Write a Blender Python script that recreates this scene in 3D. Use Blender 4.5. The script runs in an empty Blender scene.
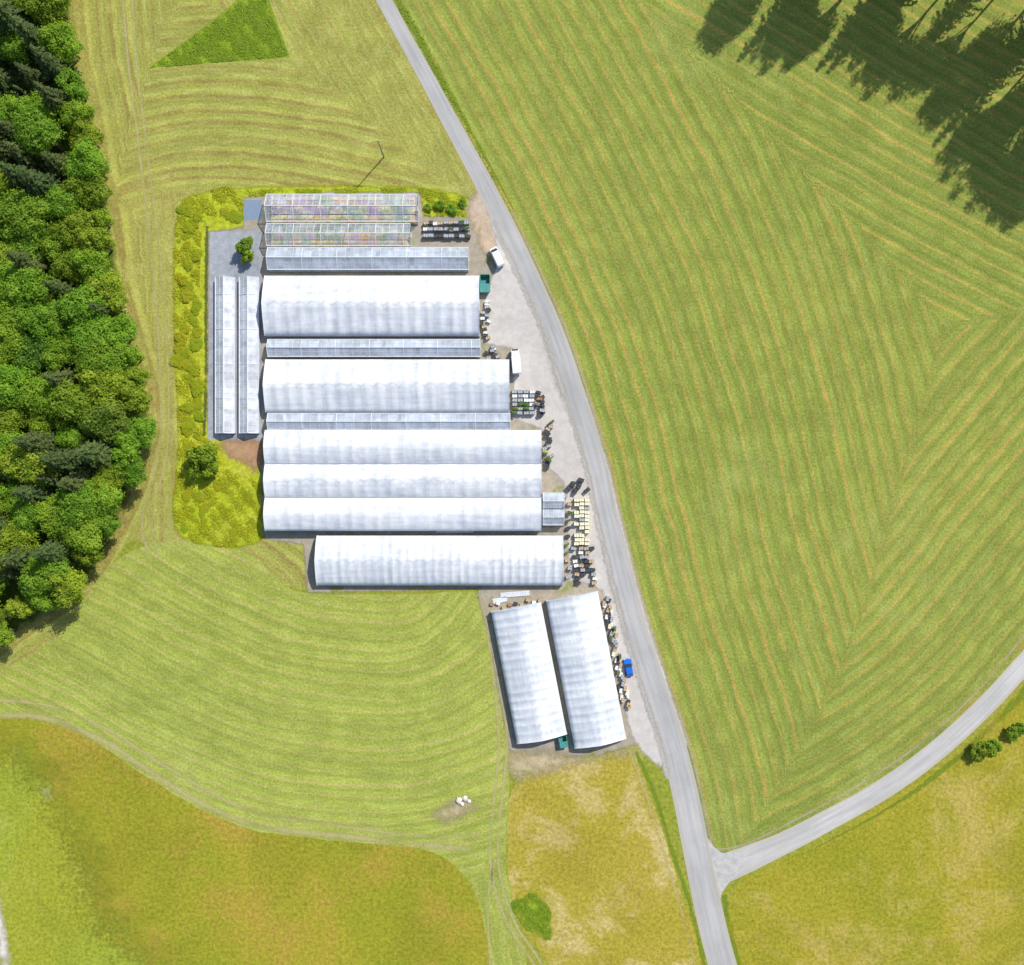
import bpy, bmesh, math, random
import numpy as np
from mathutils import Vector, Matrix
from mathutils.geometry import delaunay_2d_cdt
random.seed(7); rng=np.random.default_rng(7)
S=0.24; H=200.0
def W(px,py,h=0.0):
    k=(1-h/H)*S
    return ((px-512)*k,(482.5-py)*k)
scene=bpy.context.scene
COL=scene.collection
# ---------------------------------------------------------------- materials
class Mt:
    def __init__(s,name):
        s.m=bpy.data.materials.new(name); s.m.use_nodes=True
        s.t=s.m.node_tree; s.t.nodes.clear()
        s.out=s.t.nodes.new('ShaderNodeOutputMaterial')
    def put(s,sock,v):
        if isinstance(v,bpy.types.NodeSocket): s.t.links.new(v,sock)
        else:
            if sock.type=='RGBA' and len(v)==3: v=(*v,1)
            sock.default_value=v
    def nd(s,t,**k):
        n=s.t.nodes.new(t)
        for a,b in k.items(): setattr(n,a,b)
        return n
    def pos(s): return s.nd('ShaderNodeNewGeometry').outputs['Position']
    def obj(s): return s.nd('ShaderNodeTexCoord').outputs['Object']
    def uv(s):
        n=s.nd('ShaderNodeUVMap'); n.uv_map='rows'; return n.outputs[0]
    def attr(s,a):
        n=s.nd('ShaderNodeAttribute'); n.attribute_name=a; return n.outputs['Fac']
    def rnd(s): return s.nd('ShaderNodeObjectInfo').outputs['Random']
    def noise(s,vec,scale,detail=4,rough=.55,dist=0):
        n=s.nd('ShaderNodeTexNoise'); s.put(n.inputs['Vector'],vec)
        s.put(n.inputs['Scale'],scale); s.put(n.inputs['Detail'],detail)
        s.put(n.inputs['Roughness'],rough); s.put(n.inputs['Distortion'],dist)
        return n.outputs[0]
    def sep(s,v):
        n=s.nd('ShaderNodeSeparateXYZ'); s.put(n.inputs[0],v); return n.outputs
    def comb(s,x,y,z=0.0):
        n=s.nd('ShaderNodeCombineXYZ')
        for i,q in enumerate((x,y,z)): s.put(n.inputs[i],q)
        return n.outputs[0]
    def ma(s,op,a,b=0.0,clamp=False):
        n=s.nd('ShaderNodeMath',operation=op); n.use_clamp=clamp
        s.put(n.inputs[0],a); s.put(n.inputs[1],b); return n.outputs[0]
    def mr(s,v,a,b,c=0.0,d=1.0):
        n=s.nd('ShaderNodeMapRange'); n.interpolation_type='SMOOTHSTEP'
        s.put(n.inputs[0],v)
        for i,q in enumerate((a,b,c,d)): s.put(n.inputs[i+1],q)
        return n.outputs[0]
    def mix(s,f,a,b,mode='MIX'):
        n=s.nd('ShaderNodeMix',data_type='RGBA',blend_type=mode)
        s.put(n.inputs[0],f); s.put(n.inputs[6],a); s.put(n.inputs[7],b); return n.outputs[2]
    def scale(s,c,f):
        return s.mix(1.0,c,s.comb(f,f,f),'MULTIPLY')
    def fin(s,col,rough=.9,bump=None,bs=.4,bd=.2,alpha=None,spec=.3,metal=0.0,trans=None):
        p=s.nd('ShaderNodeBsdfPrincipled')
        s.put(p.inputs['Base Color'],col); s.put(p.inputs['Roughness'],rough)
        s.put(p.inputs['Specular IOR Level'],spec); s.put(p.inputs['Metallic'],metal)
        if bump is not None:
            b=s.nd('ShaderNodeBump'); s.put(b.inputs['Strength'],bs); s.put(b.inputs['Distance'],bd)
            s.put(b.inputs['Height'],bump); s.t.links.new(b.outputs[0],p.inputs['Normal'])
        sh=p.outputs[0]
        if trans is not None:
            tr=s.nd('ShaderNodeBsdfTranslucent'); s.put(tr.inputs[0],col)
            mx=s.nd('ShaderNodeMixShader'); s.put(mx.inputs[0],trans)
            s.t.links.new(sh,mx.inputs[1]); s.t.links.new(tr.outputs[0],mx.inputs[2]); sh=mx.outputs[0]
        if alpha is not None:
            tr=s.nd('ShaderNodeBsdfTransparent')
            mx=s.nd('ShaderNodeMixShader'); s.put(mx.inputs[0],alpha)
            s.t.links.new(tr.outputs[0],mx.inputs[1]); s.t.links.new(sh,mx.inputs[2]); sh=mx.outputs[0]
        s.t.links.new(sh,s.out.inputs[0])
        return s.m

def mat_rows(name,a,b,light,line,period,lw=.84,amt=1.0,lf=.8,dkf=.5,irr=2.6,br=.08):
    m=Mt(name); P=m.pos(); uv=m.sep(m.uv()); u,v=uv[0],uv[1]
    wob=m.ma('MULTIPLY',m.ma('SUBTRACT',m.noise(P,.045,3),.5),2.6)
    wob2=m.ma('MULTIPLY',m.ma('SUBTRACT',m.noise(P,.9,3),.5),.6)
    # spacing of the passes drifts from row to row
    wob3=m.ma('MULTIPLY',m.ma('SUBTRACT',m.noise(m.comb(m.ma('MULTIPLY',u,.006),m.ma('MULTIPLY',v,.13),2.0),1.0,2,.6),.5),irr*1.6)
    v2=m.ma('ADD',m.ma('ADD',m.ma('ADD',v,wob),wob2),wob3)
    streak=m.noise(m.comb(m.ma('MULTIPLY',u,.20),m.ma('MULTIPLY',v2,1.6)),1.0,5,.72)
    streak2=m.noise(m.comb(m.ma('MULTIPLY',u,.22),m.ma('MULTIPLY',v2,.6),3.0),1.0,5,.72)
    band=m.noise(m.comb(m.ma('MULTIPLY',u,.004),m.ma('MULTIPLY',v2,.22),9.0),1.0,3,.7)
    big=m.noise(P,.016,5,.6,.5)
    mid=m.noise(P,.16,5,.65)
    fine=m.noise(P,1.9,6,.8)
    c=m.mix(m.mr(big,.36,.64),a,b)
    c=m.scale(c,m.mr(band,.3,.7,.9,1.1))
    c=m.mix(m.ma('MULTIPLY',m.mr(streak,.42,.66),.6),c,light)
    ph=m.ma('SINE',m.ma('MULTIPLY',v2,2*math.pi/period))
    lm=m.ma('MULTIPLY',m.mr(ph,lw,1.0),m.mr(streak2,.32,.56,br,1.0))
    ph2=m.ma('SINE',m.ma('ADD',m.ma('MULTIPLY',v2,2*math.pi/period),2.2))
    dk=m.ma('MULTIPLY',m.mr(ph2,.1,1.0),m.mr(mid,.3,.6,.2,1.0))
    c=m.mix(m.ma('MULTIPLY',dk,dkf*amt),c,tuple(q*.62 for q in a))
    c=m.mix(m.ma('MULTIPLY',lm,m.ma('MULTIPLY',m.mr(band,.38,.6,.3,1.0),lf),True),c,line)
    # broad worn / dry patches
    c=m.mix(m.mr(m.noise(P,.03,6,.7,1.0),.54,.72,0,.45),c,light)
    c=m.scale(c,m.mr(fine,.25,.75,.6,1.4))
    c=m.scale(c,m.mr(mid,.3,.7,.87,1.13))
    hgt=m.ma('ADD',m.ma('MULTIPLY',ph2,-.3*amt),fine)
    return m.fin(c,.95,hgt,.4,.2,spec=.08)

def mat_meadow(name,c1,c2,c3,dark,alpha=False,fs=1.2,edgew=2.0,f3=.8,b0=.4,b1=.6,m0=.5,m1=.68,ms=.07):
    m=Mt(name); P=m.pos()
    big=m.noise(P,.022,6,.62,.8); med=m.noise(P,ms,8,.72,.4); fine=m.noise(P,fs,8,.8)
    c=m.mix(m.mr(big,b0,b1),c1,c2)
    c=m.mix(m.ma('MULTIPLY',m.mr(med,m0,m1),f3),c,c3)
    c=m.mix(m.ma('MULTIPLY',m.mr(m.noise(P,.35,6,.75),.52,.72),.55),c,dark)
    c=m.mix(m.ma('MULTIPLY',m.mr(m.noise(P,.035,5,.6,1.5),.5,.66),.4),c,dark)
    c=m.scale(c,m.mr(fine,.25,.75,.55,1.45))
    al=None
    if alpha:
        al=m.mr(m.ma('ADD',m.attr('edge'),m.ma('MULTIPLY',m.ma('SUBTRACT',m.noise(P,.3,6,.7),.5),edgew*1.8)),0.0,edgew)
    return m.fin(c,.95,fine,.6,.25,alpha=al,spec=.06)

def mat_gravel(name,c1,c2,rough_sc=1.0,alpha=False,edgew=1.0,spots=None,k=1.0):
    m=Mt(name); P=m.pos()
    big=m.noise(P,.06,5,.65,.4); fine=m.noise(P,5*rough_sc,6,.75); med=m.noise(P,.6,5,.7)
    c=m.mix(m.mr(big,.35,.65),c1,c2)
    c=m.scale(c,m.mr(med,.3,.7,1-.15*k,1+.15*k)); c=m.scale(c,m.mr(fine,.3,.7,1-.15*k,1+.15*k))
    if spots: c=m.mix(m.mr(m.noise(P,.25,6,.7,.5),.55,.66,0,k),c,spots)
    al=None
    if alpha:
        al=m.mr(m.ma('ADD',m.attr('edge'),m.ma('MULTIPLY',m.ma('SUBTRACT',m.noise(P,.7,5,.7),.5),edgew*1.6)),0.0,edgew)
    return m.fin(c,.92,fine,.3,.03,alpha=al,spec=.2)

def mat_road(name,c1,c2):
    m=Mt(name); P=m.pos(); uv=m.sep(m.uv()); u,v=uv[0],uv[1]
    big=m.noise(P,.08,5,.6); fine=m.noise(P,4,6,.75)
    st=m.noise(m.comb(m.ma('MULTIPLY',u,.06),m.ma('MULTIPLY',v,7.0)),1.0,5,.6)
    c=m.mix(m.mr(big,.35,.65),c1,c2)
    c=m.scale(c,m.mr(st,.3,.7,.88,1.1)); c=m.scale(c,m.mr(fine,.3,.7,.92,1.08))
    e=m.ma('ABSOLUTE',m.ma('SUBTRACT',v,.5))
    c=m.mix(m.mr(m.ma('ADD',e,m.ma('MULTIPLY',m.ma('SUBTRACT',m.noise(P,.8,4,.7),.5),.3)),.30,.5,0,.75),c,(.42,.38,.29))
    pt=m.noise(m.comb(m.ma('MULTIPLY',u,.03),m.ma('MULTIPLY',v,1.3),5.0),1.0,2,.5)
    c=m.mix(m.mr(pt,.60,.63,0,.25),c,tuple(q*.75 for q in c1))
    return m.fin(c,.85,fine,.2,.02,spec=.2)

def mat_track(name,col,strength=.8):
    m=Mt(name); P=m.pos(); uv=m.sep(m.uv()); u,v=uv[0],uv[1]
    e=m.ma('ABSOLUTE',m.ma('SUBTRACT',v,.5))
    n=m.noise(P,.5,6,.7); n2=m.noise(P,.09,4,.6)
    a=m.mr(m.ma('ADD',e,m.ma('MULTIPLY',m.ma('SUBTRACT',n,.5),.9)),.02,.45,strength,0.0)
    a=m.ma('MULTIPLY',a,m.mr(n2,.34,.52,.35,1.0))
    c=m.scale(m.mix(0.0,col,col),m.mr(m.noise(P,2,5,.7),.3,.7,.8,1.2))
    return m.fin(c,.95,alpha=a,spec=.1)

def mat_plain(name,c,rough=.6,metal=0.0,spec=.4,var=.12,sc=3.0):
    m=Mt(name); P=m.obj()
    n=m.noise(P,sc,4,.65)
    col=m.scale(m.mix(0.0,c,c),m.mr(n,.3,.7,1-var,1+var))
    return m.fin(col,rough,spec=spec,metal=metal)

def mat_leaf(name,dk,mid,lt,sc=.35,rv=.35,tr=.42,h0=.475,h1=.512):
    m=Mt(name); O=m.obj(); r=m.rnd()
    n=m.noise(O,sc,3,.6); n2=m.noise(O,3.0,2,.6)
    c=m.mix(m.mr(n,.35,.68),mid,lt)
    c=m.mix(m.mr(n2,.3,.7,.4,0.0),c,dk)
    if rv:
        c=m.mix(m.ma('MULTIPLY',m.ma('POWER',r,1.6),rv),c,dk)
        h=m.nd('ShaderNodeHueSaturation'); m.put(h.inputs['Hue'],m.mr(m.ma('FRACT',m.ma('MULTIPLY',r,7.3)),0,1,h0,h1)); m.put(h.inputs['Color'],c); c=h.outputs[0]
    return m.fin(c,.6,spec=.2,trans=tr)

# ---------------------------------------------------------------- helpers
def link(o,parent=None):
    COL.objects.link(o)
    if parent is not None: o.parent=parent
    return o
def top(o,label,cat,group=None):
    o["label"]=label; o["category"]=cat
    if group: o["group"]=group
    return o
def smooth(pts,closed=False,step=1.0):
    P=[Vector(p).to_2d() for p in pts]; n=len(P); out=[]
    rg=n if closed else n-1
    for i in range(rg):
        if closed: a,b,c,d=P[(i-1)%n],P[i],P[(i+1)%n],P[(i+2)%n]
        else: a,b,c,d=P[max(i-1,0)],P[i],P[i+1],P[min(i+2,n-1)]
        k=max(1,int((c-b).length/step))
        for j in range(k):
            t=j/k
            q=.5*((2*b)+(c-a)*t+(2*a-5*b+4*c-d)*t*t+(-a+3*b-3*c+d)*t**3)
            out.append((q.x,q.y))
    if not closed: out.append((P[-1].x,P[-1].y))
    return out
def wp(pts): return [W(*p) for p in pts]
def dist_poly(P,Q,closed=False):
    Q=np.array(Q)
    if closed: Q=np.vstack([Q,Q[:1]])
    best=np.full(len(P),1e9); bs=np.zeros(len(P)); acc=0
    for i in range(len(Q)-1):
        a=Q[i]; ab=Q[i+1]-a; L=np.hypot(*ab)
        if L<1e-6: continue
        t=np.clip(((P-a)@ab)/(L*L),0,1)
        d=np.hypot(P[:,0]-a[0]-t*ab[0],P[:,1]-a[1]-t*ab[1])
        k=d<best; best[k]=d[k]; bs[k]=(acc+t*L)[k]; acc+=L
    return best,bs
def inside(P,poly):
    Q=np.array(poly); r=np.zeros(len(P),bool); n=len(Q); j=n-1
    for i in range(n):
        xi,yi=Q[i]; xj,yj=Q[j]
        if yi!=yj:
            c=((yi>P[:,1])!=(yj>P[:,1]))&(P[:,0]<(xj-xi)*(P[:,1]-yi)/(yj-yi)+xi)
            r^=c
        j=i
    return r
def sheet(name,poly,z,mat,grid=2.0,refs=None,jit=0.0,structure=True):
    """flat sheet; refs=[(polyline,offset[,weight])]: rows run parallel to the polyline that wins"""
    B=np.array(poly,float)
    if jit: B=B+rng.normal(0,jit,B.shape)
    mn,mx=B.min(0),B.max(0)
    gx,gy=np.meshgrid(np.arange(mn[0],mx[0],grid),np.arange(mn[1],mx[1],grid))
    G=np.stack([gx.ravel(),gy.ravel()],1)+rng.uniform(-.15,.15,(gx.size,2))*grid
    G=G[inside(G,B)]
    d,_=dist_poly(G,B,True); G=G[d>grid*.45]
    nb=len(B)
    vs=[Vector((float(x),float(y))) for x,y in np.vstack([B,G])]
    r=delaunay_2d_cdt(vs,[],[list(range(nb))],1,1e-4)
    V=np.array([(v.x,v.y) for v in r[0]])
    me=bpy.data.meshes.new(name)
    me.from_pydata([(x,y,z) for x,y in V],[],[f for f in r[2]])
    e,_=dist_poly(V,B,True)
    at=me.attributes.new('edge','FLOAT','POINT'); at.data.foreach_set('value',e.astype(np.float32))
    uvl=me.uv_layers.new(name='rows')
    if refs:
        best=np.full(len(V),1e9); D=np.zeros(len(V)); U_=np.zeros(len(V))
        for i,rf in enumerate(refs):
            Q,off=rf[0],rf[1]; wt=rf[2] if len(rf)>2 else 1.0
            dd,ss=dist_poly(V,Q); mt=dd*wt+off
            k=mt<best; best[k]=mt[k]; D[k]=dd[k]+(off if len(rf)<3 else 0); U_[k]=ss[k]+i*300
        uv=np.stack([U_,D],1)
    else: uv=V
    li=np.zeros(len(me.loops),np.int32); me.loops.foreach_get('vertex_index',li)
    uvl.data.foreach_set('uv',uv[li].astype(np.float32).ravel())
    me.materials.append(mat)
    if len(me.polygons) and me.polygons[0].normal.z<0: me.flip_normals()
    o=link(bpy.data.objects.new(name,me))
    if structure: o["kind"]="structure"
    return o
def ribbon(name,pts,width,z,mat,step=1.5,kind="structure",jit=0):
    C=smooth(wp(pts),False,step); n=len(C)
    if isinstance(width,(list,tuple)):
        ws=np.interp(np.linspace(0,1,n),np.linspace(0,1,len(width)),width)
    else: ws=[width]*n
    V=[];F=[];UV=[];acc=0
    for i,(x,y) in enumerate(C):
        a=C[max(i-1,0)]; b=C[min(i+1,n-1)]
        dx,dy=b[0]-a[0],b[1]-a[1]; L=math.hypot(dx,dy); nx,ny=-dy/L,dx/L
        if i: acc+=math.hypot(x-C[i-1][0],y-C[i-1][1])
        for k in range(5):
            t=k/4-.5; w=ws[i]+(random.uniform(-jit,jit) if k in(0,4) else 0)
            V.append((x+nx*t*w,y+ny*t*w,z)); UV.append((acc,k/4))
    for i in range(n-1):
        for k in range(4):
            a=i*5+k; F.append((a,a+5,a+6,a+1))
    me=bpy.data.meshes.new(name); me.from_pydata(V,[],F)
    if me.polygons[0].normal.z<0: me.flip_normals()
    u=me.uv_layers.new(name='rows')
    li=np.zeros(len(me.loops),np.int32); me.loops.foreach_get('vertex_index',li)
    u.data.foreach_set('uv',np.array(UV,np.float32)[li].ravel())
    me.materials.append(mat); o=link(bpy.data.objects.new(name,me)); o["kind"]=kind
    return o
def mesh_obj(name,V,F,mat,parent=None,loc=None,smoothf=False):
    me=bpy.data.meshes.new(name); me.from_pydata(V,[],F); me.materials.append(mat)
    if smoothf: me.polygons.foreach_set('use_smooth',[True]*len(me.polygons))
    o=link(bpy.data.objects.new(name,me),parent)
    if loc: o.location=loc
    return o
def boxes(name,lst,mat,parent=None,bevel=0.0):
    bm=bmesh.new()
    for b in lst:
        M=Matrix.Translation(b[:3])
        if len(b)>6: M=M@Matrix.Rotation(b[6],4,'Z')
        M=M@Matrix.Diagonal((b[3],b[4],b[5],1))
        bmesh.ops.create_cube(bm,size=1,matrix=M)
    if bevel: bmesh.ops.bevel(bm,geom=bm.edges[:],offset=bevel,segments=2,affect='EDGES')
    me=bpy.data.meshes.new(name); bm.to_mesh(me); bm.free(); me.materials.append(mat)
    return link(bpy.data.objects.new(name,me),parent)
def cyl(name,r,d,loc,mat,parent,axis='Y',seg=16):
    bm=bmesh.new()
    R=Matrix.Rotation(math.pi/2,4,'X') if axis=='Y' else Matrix()
    bmesh.ops.create_cone(bm,cap_ends=True,segments=seg,radius1=r,radius2=r,depth=d,matrix=R)
    bmesh.ops.bevel(bm,geom=[e for e in bm.edges if e.is_boundary is False and len(e.link_faces)==2 and any(len(f.verts)>4 for f in e.link_faces)],offset=r*.12,segments=1,affect='EDGES')
    me=bpy.data.meshes.new(name); bm.to_mesh(me); bm.free(); me.materials.append(mat)
    o=link(bpy.data.objects.new(name,me),parent); o.location=loc; return o
def empty(name,x,y,z=0,rot=0,size=.5):
    e=bpy.data.objects.new(name,None); e.empty_display_size=size
    e.location=(x,y,z); e.rotation_euler=(0,0,rot); return link(e)
PROTO={}
def copy_thing(o,x,y,rot,scale=1.0,z=0):
    if o.name not in PROTO:
        PROTO[o.name]=[(c,[g for g in bpy.data.objects if g.parent==c]) for c in bpy.data.objects if c.parent==o]
    n=o.copy(); COL.objects.link(n); n.location=(x,y,z); n.rotation_euler=(0,0,rot)
    n.scale=(scale,)*3 if not isinstance(scale,tuple) else scale
    for c,gs in PROTO[o.name]:
        k=c.copy(); k.parent=n; COL.objects.link(k)
        for g in gs:
            q=g.copy(); q.parent=k; COL.objects.link(q)
    return n
def quads_mesh(name,C,N,size,mat,aspect=1.0,tan=None):
    n=len(C); N=N/np.maximum(np.linalg.norm(N,axis=1,keepdims=True),1e-6)
    if tan is None: tan=rng.normal(size=(n,3))
    T=tan-(tan*N).sum(1,keepdims=True)*N; T/=np.maximum(np.linalg.norm(T,axis=1,keepdims=True),1e-6)
    Bt=np.cross(N,T); s=np.asarray(size).reshape(-1,1)*np.ones((n,1))
    a=s*.5*aspect; b=s*.5
    V=np.empty((n,4,3)); V[:,0]=C-T*a; V[:,1]=C-Bt*b*.8+T*a*.1; V[:,2]=C+T*a; V[:,3]=C+Bt*b*.8+T*a*.1
    me=bpy.data.meshes.new(name); me.vertices.add(4*n); me.vertices.foreach_set('co',V.astype(np.float32).ravel())
    me.loops.add(4*n); me.loops.foreach_set('vertex_index',np.arange(4*n,dtype=np.int32))
    me.polygons.add(n); me.polygons.foreach_set('loop_start',np.arange(0,4*n,4,dtype=np.int32))
    try: me.polygons.foreach_set('loop_total',np.full(n,4,np.int32))
    except Exception: pass
    me.update(calc_edges=True); me.validate(); me.materials.append(mat)
    return me

# ---------------------------------------------------------------- materials defs
bark=mat_plain('bark',(.09,.06,.04),.9,var=.3)
leafA=mat_leaf('leaf_broad',(.05,.13,.010),(.225,.40,.024),(.42,.60,.05))
leafB=mat_leaf('leaf_dark',(.03,.08,.012),(.12,.25,.026),(.24,.38,.045))
leafC=mat_leaf('needle',(.02,.045,.014),(.085,.135,.030),(.21,.25,.07),.8,.35,.3,.49,.52)
leafY=mat_leaf('leaf_yellowgreen',(.30,.38,.014),(.42,.50,.02),(.50,.53,.04),1.0,.10,.5)
leafV=mat_leaf('grass_vivid',(.16,.26,.015),(.27,.40,.022),(.33,.46,.04),1.0,0)

# ---------------------------------------------------------------- GROUND
g_base=mat_meadow('grass_base',(.24,.27,.035),(.28,.28,.04),(.31,.29,.05),(.15,.18,.02))
me=bpy.data.meshes.new('ground'); me.from_pydata([(-3000,-3000,0),(3000,-3000,0),(3000,3000,0),(-3000,3000,0)],[],[(0,1,2,3)]); me.materials.append(g_base)
o=link(bpy.data.objects.new('ground',me)); o["kind"]="structure"

roadR=[(340,-100),(367,-45),(392,0),(410,32),(430,68),(452,108),(470,140),(490,176),(509,212),(528,250),(545,287),(560,321),(573,355),(586,395),(597,430),(608,470),(617,510),(626,545),(637,590),(648,630),(660,665),(672,700),(684,735),(694,772),(702,808),(709,842),(717,882),(727,925),(738,965),(765,1065)]
wid=[14,14,14,15,15,16,17,18,19,20,20,20,21,21,21,21,22,22,22,23,24,25,26,27,27,28,28,29,30,30]
roadC=[]
for i,p in enumerate(roadR):
    a=roadR[max(i-1,0)]; b=roadR[min(i+1,len(roadR)-1)]
    dx,dy=b[0]-a[0],b[1]-a[1]; L=math.hypot(dx,dy); w=wid[min(i,len(wid)-1)]/2
    roadC.append((p[0]-dy/L*w,p[1]+dx/L*w))
sideC=[(1180,480),(1100,582),(1024,664),(990,701),(950,739),(910,771),(870,797),(830,819),(790,840),(750,858),(706,876)]
sideTop=[(1180,455),(1090,560),(1016,651),(983,690),(944,728),(904,760),(864,786),(825,808),(785,829),(745,848),(712,853)]
forestE=[(40,-120),(68,-40),(76,0),(82,60),(98,130),(114,200),(124,270),(139,340),(156,400),(153,440),(140,485),(120,530),(98,572),(75,602),(35,625),(-10,655),(-120,720)]

m_big=mat_rows('big_field',(.205,.250,.042),(.25,.28,.05),(.30,.335,.09),(.44,.28,.075),3.6,.74,1.0,.85,.42,2.0,.4)
big=wp([(335,-110)])+smooth(wp(roadR[1:28]),False,3)+smooth(wp([(712,872),(750,858),(790,840),(830,819),(870,797),(910,771),(950,739),(990,701),(1024,664),(1100,582),(1180,480)]),False,3)+wp([(1250,420),(1250,-110)])
diag=smooth(wp([(480,-420),(690,-215),(860,-95),(1060,25),(1300,150)]),False,6)
sheet('mown_field',big,.005,m_big,1.1,[(smooth(wp(roadR),False,4),0),(smooth(wp(sideTop),False,4),6,1.30),(diag,-8,1.25)])

m_tl=mat_rows('upper_mown_field',(.285,.295,.058),(.335,.33,.07),(.42,.42,.14),(.25,.19,.055),3.5,.20,1.0,.85,.35,2.6,.25)
tl=wp([(-120,-110),(335,-110)])+smooth(wp([r for r in roadC[1:22]]),False,3)+wp([(640,770),(500,770),(485,590),(300,590),(130,540),(60,640),(-120,780)])
sheet('mown_field',tl,.005,m_tl,1.3,[(smooth(wp(forestE),False,4),0,1.75),(smooth(wp([(p[0]-18,p[1]) for p in roadR]),False,4),0,1.15),(smooth(wp([(90,205),(150,180),(220,172),(300,180),(380,196),(480,225)]),False,4),0,1.0),(wp([(168,200),(165,440),(170,540),(260,600)]),3)],jit=.15)

lawnLow=[(-110,712),(0,716),(50,722),(100,746),(150,780),(205,812),(260,832),(340,841),(420,849),(455,866),(478,900),(490,965),(494,1060)]
lawn_up=[(-110,745),(0,672),(60,634),(110,566),(160,543),(240,548),(295,590),(400,594),(478,592),(488,620),(497,680),(506,745),(510,800)]
lawnPoly=smooth(wp(lawnLow),False,3)+wp([(545,1060),(520,930),(506,870)])+list(reversed(smooth(wp(lawn_up),False,3)))
m_lawn=mat_rows('lower_mown_field',(.265,.31,.052),(.31,.345,.062),(.37,.40,.11),(.43,.36,.13),3.0,.70,.9,.75,.34,3.0,.2)
arc=smooth(wp([(-260,640),(-80,685),(30,735),(120,785),(220,828),(330,850),(430,848),(520,820),(600,760),(660,680)]),False,4)
sheet('mown_field',lawnPoly,.010,m_lawn,1.2,[(arc,0),(wp([(494,860),(500,900),(540,1060)]),5)],jit=.12)

m_mead=mat_meadow('meadow',(.25,.26,.022),(.305,.28,.028),(.36,.25,.045),(.20,.195,.02),f3=.8,m0=.46,m1=.64,ms=.04)
md=smooth(wp(lawnLow),False,3)+wp([(560,1100),(-120,1100)])
sheet('meadow',md,.015,m_mead,4,jit=.2)
m_mead2=mat_meadow('meadow_bright',(.27,.32,.035),(.28,.30,.03),(.34,.35,.06),(.21,.24,.025),True,1.2,15.0)
sheet('meadow',smooth(wp([(-150,700),(0,716),(70,760),(110,840),(130,900),(175,975),(120,1120),(-180,1120)]),True,4),.020,m_mead2,2.5)
m_mid=mat_meadow('meadow_straw',(.36,.295,.045),(.33,.285,.035),(.50,.40,.16),(.26,.21,.03),f3=.85,m0=.47,m1=.62)
sheet('meadow',smooth(wp([(512,790),(540,770),(600,758),(628,750),(640,768),(662,830),(684,900),(702,960),(712,1040),(560,1050),(548,965),(520,925),(508,880),(508,835)]),True,3),.015,m_mid,3,jit=.1)
m_br=mat_meadow('meadow_olive',(.25,.25,.022),(.32,.28,.03),(.42,.33,.09),(.21,.20,.02),f3=.8,m0=.48,m1=.63,ms=.05)
br=smooth(wp([(752,1080),(737,960),(727,920),(735,886),(760,872),(800,852),(840,830),(880,806),(920,780),(960,750),(1000,712),(1034,676),(1100,600),(1190,500)]),False,3)+wp([(1260,500),(1260,1100)])
sheet('meadow',br,.015,m_br,4,jit=.1)
m_tri=mat_meadow('unmown_grass',(.19,.27,.02),(.22,.29,.025),(.24,.31,.03),(.15,.22,.018),False)
sheet('meadow',wp([(148,69),(200,30),(243,-4),(268,-4),(290,57)]),.010,m_tri,3,jit=.1)
m_green=mat_meadow('lush_grass',(.20,.29,.02),(.25,.33,.025),(.27,.34,.035),(.15,.22,.015),True,1.0,3.0)
m_rough=mat_meadow('rough_vegetation',(.33,.39,.02),(.39,.42,.03),(.45,.42,.06),(.22,.28,.014),True,1.0,1.2)
rough=smooth(wp([(175,215),(205,190),(300,184),(420,186),(468,196),(482,215),(470,245),(330,262),(268,300),(266,440),(268,520),(262,543),(225,549),(185,541),(171,517),(176,440),(172,330)]),True,2)
sheet('grass',rough,.0125,m_rough,2)
m_dirt=mat_gravel('compound_ground',(.36,.31,.235),(.30,.27,.215),.6,True,.8,(.22,.24,.08))
comp=wp([(206,432),(206,230),(242,226),(242,196),(330,190),(422,190),(425,215),(474,216),(500,235),(540,330),(600,480),(640,640),(655,745),(628,748),(600,757),(545,760),(508,752),(498,700),(488,640),(478,604),(476,590),(402,592),(306,594),(302,546),(262,540),(258,440)])
sheet('ground',comp,.0175,m_dirt,2)
m_fab=mat_gravel('weed_fabric',(.25,.27,.30),(.32,.34,.37),.5)
sheet('ground',wp([(210,232),(262,230),(262,442),(208,440)]),.022,m_fab,4)
sheet('ground',wp([(243,200),(262,200),(262,220),(243,220)]),.022,mat_plain('blue_grey_pad',(.19,.25,.34),.7),4)
m_soil=mat_gravel('bare_soil',(.36,.19,.11),(.40,.26,.15),.5,True,2.4,(.30,.31,.06))
sheet('ground',smooth(wp([(214,440),(250,435),(268,443),(263,480),(244,468),(226,460)]),True,2),.0265,m_soil,2)
m_soil2=mat_gravel('pale_soil',(.38,.32,.17),(.44,.36,.22),.5,True,4.0,(.28,.28,.08))
sheet('ground',smooth(wp([(506,748),(540,745),(600,749),(638,740),(638,760),(590,768),(545,780),(515,786),(500,772)]),True,2),.0265,m_soil2,2)
sheet('ground',smooth(wp([(425,818),(442,800),(466,792),(482,800),(474,816),(448,828)]),True,1),.0265,m_soil2,1.5)
sheet('ground',smooth(wp([(38,790),(47,782),(55,790),(54,802),(43,801)]),True,1),.0265,mat_gravel('bleached_grass',(.40,.41,.15),(.44,.43,.2),.5,True,3.0),1.5)
sheet('ground',smooth(wp([(462,205),(482,186),(502,205),(522,245),(500,270),(484,262),(472,235)]),True,2),.0265,mat_gravel('yard_soil',(.50,.36,.25),(.46,.37,.28),.5,True,2.2,(.30,.30,.10)),2)
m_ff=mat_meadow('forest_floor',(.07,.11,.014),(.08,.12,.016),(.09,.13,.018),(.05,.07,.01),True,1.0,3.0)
ff=wp([(-200,-150)])+smooth(wp([(x-4,y) for x,y in forestE]),False,3)+wp([(-200,760)])
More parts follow.
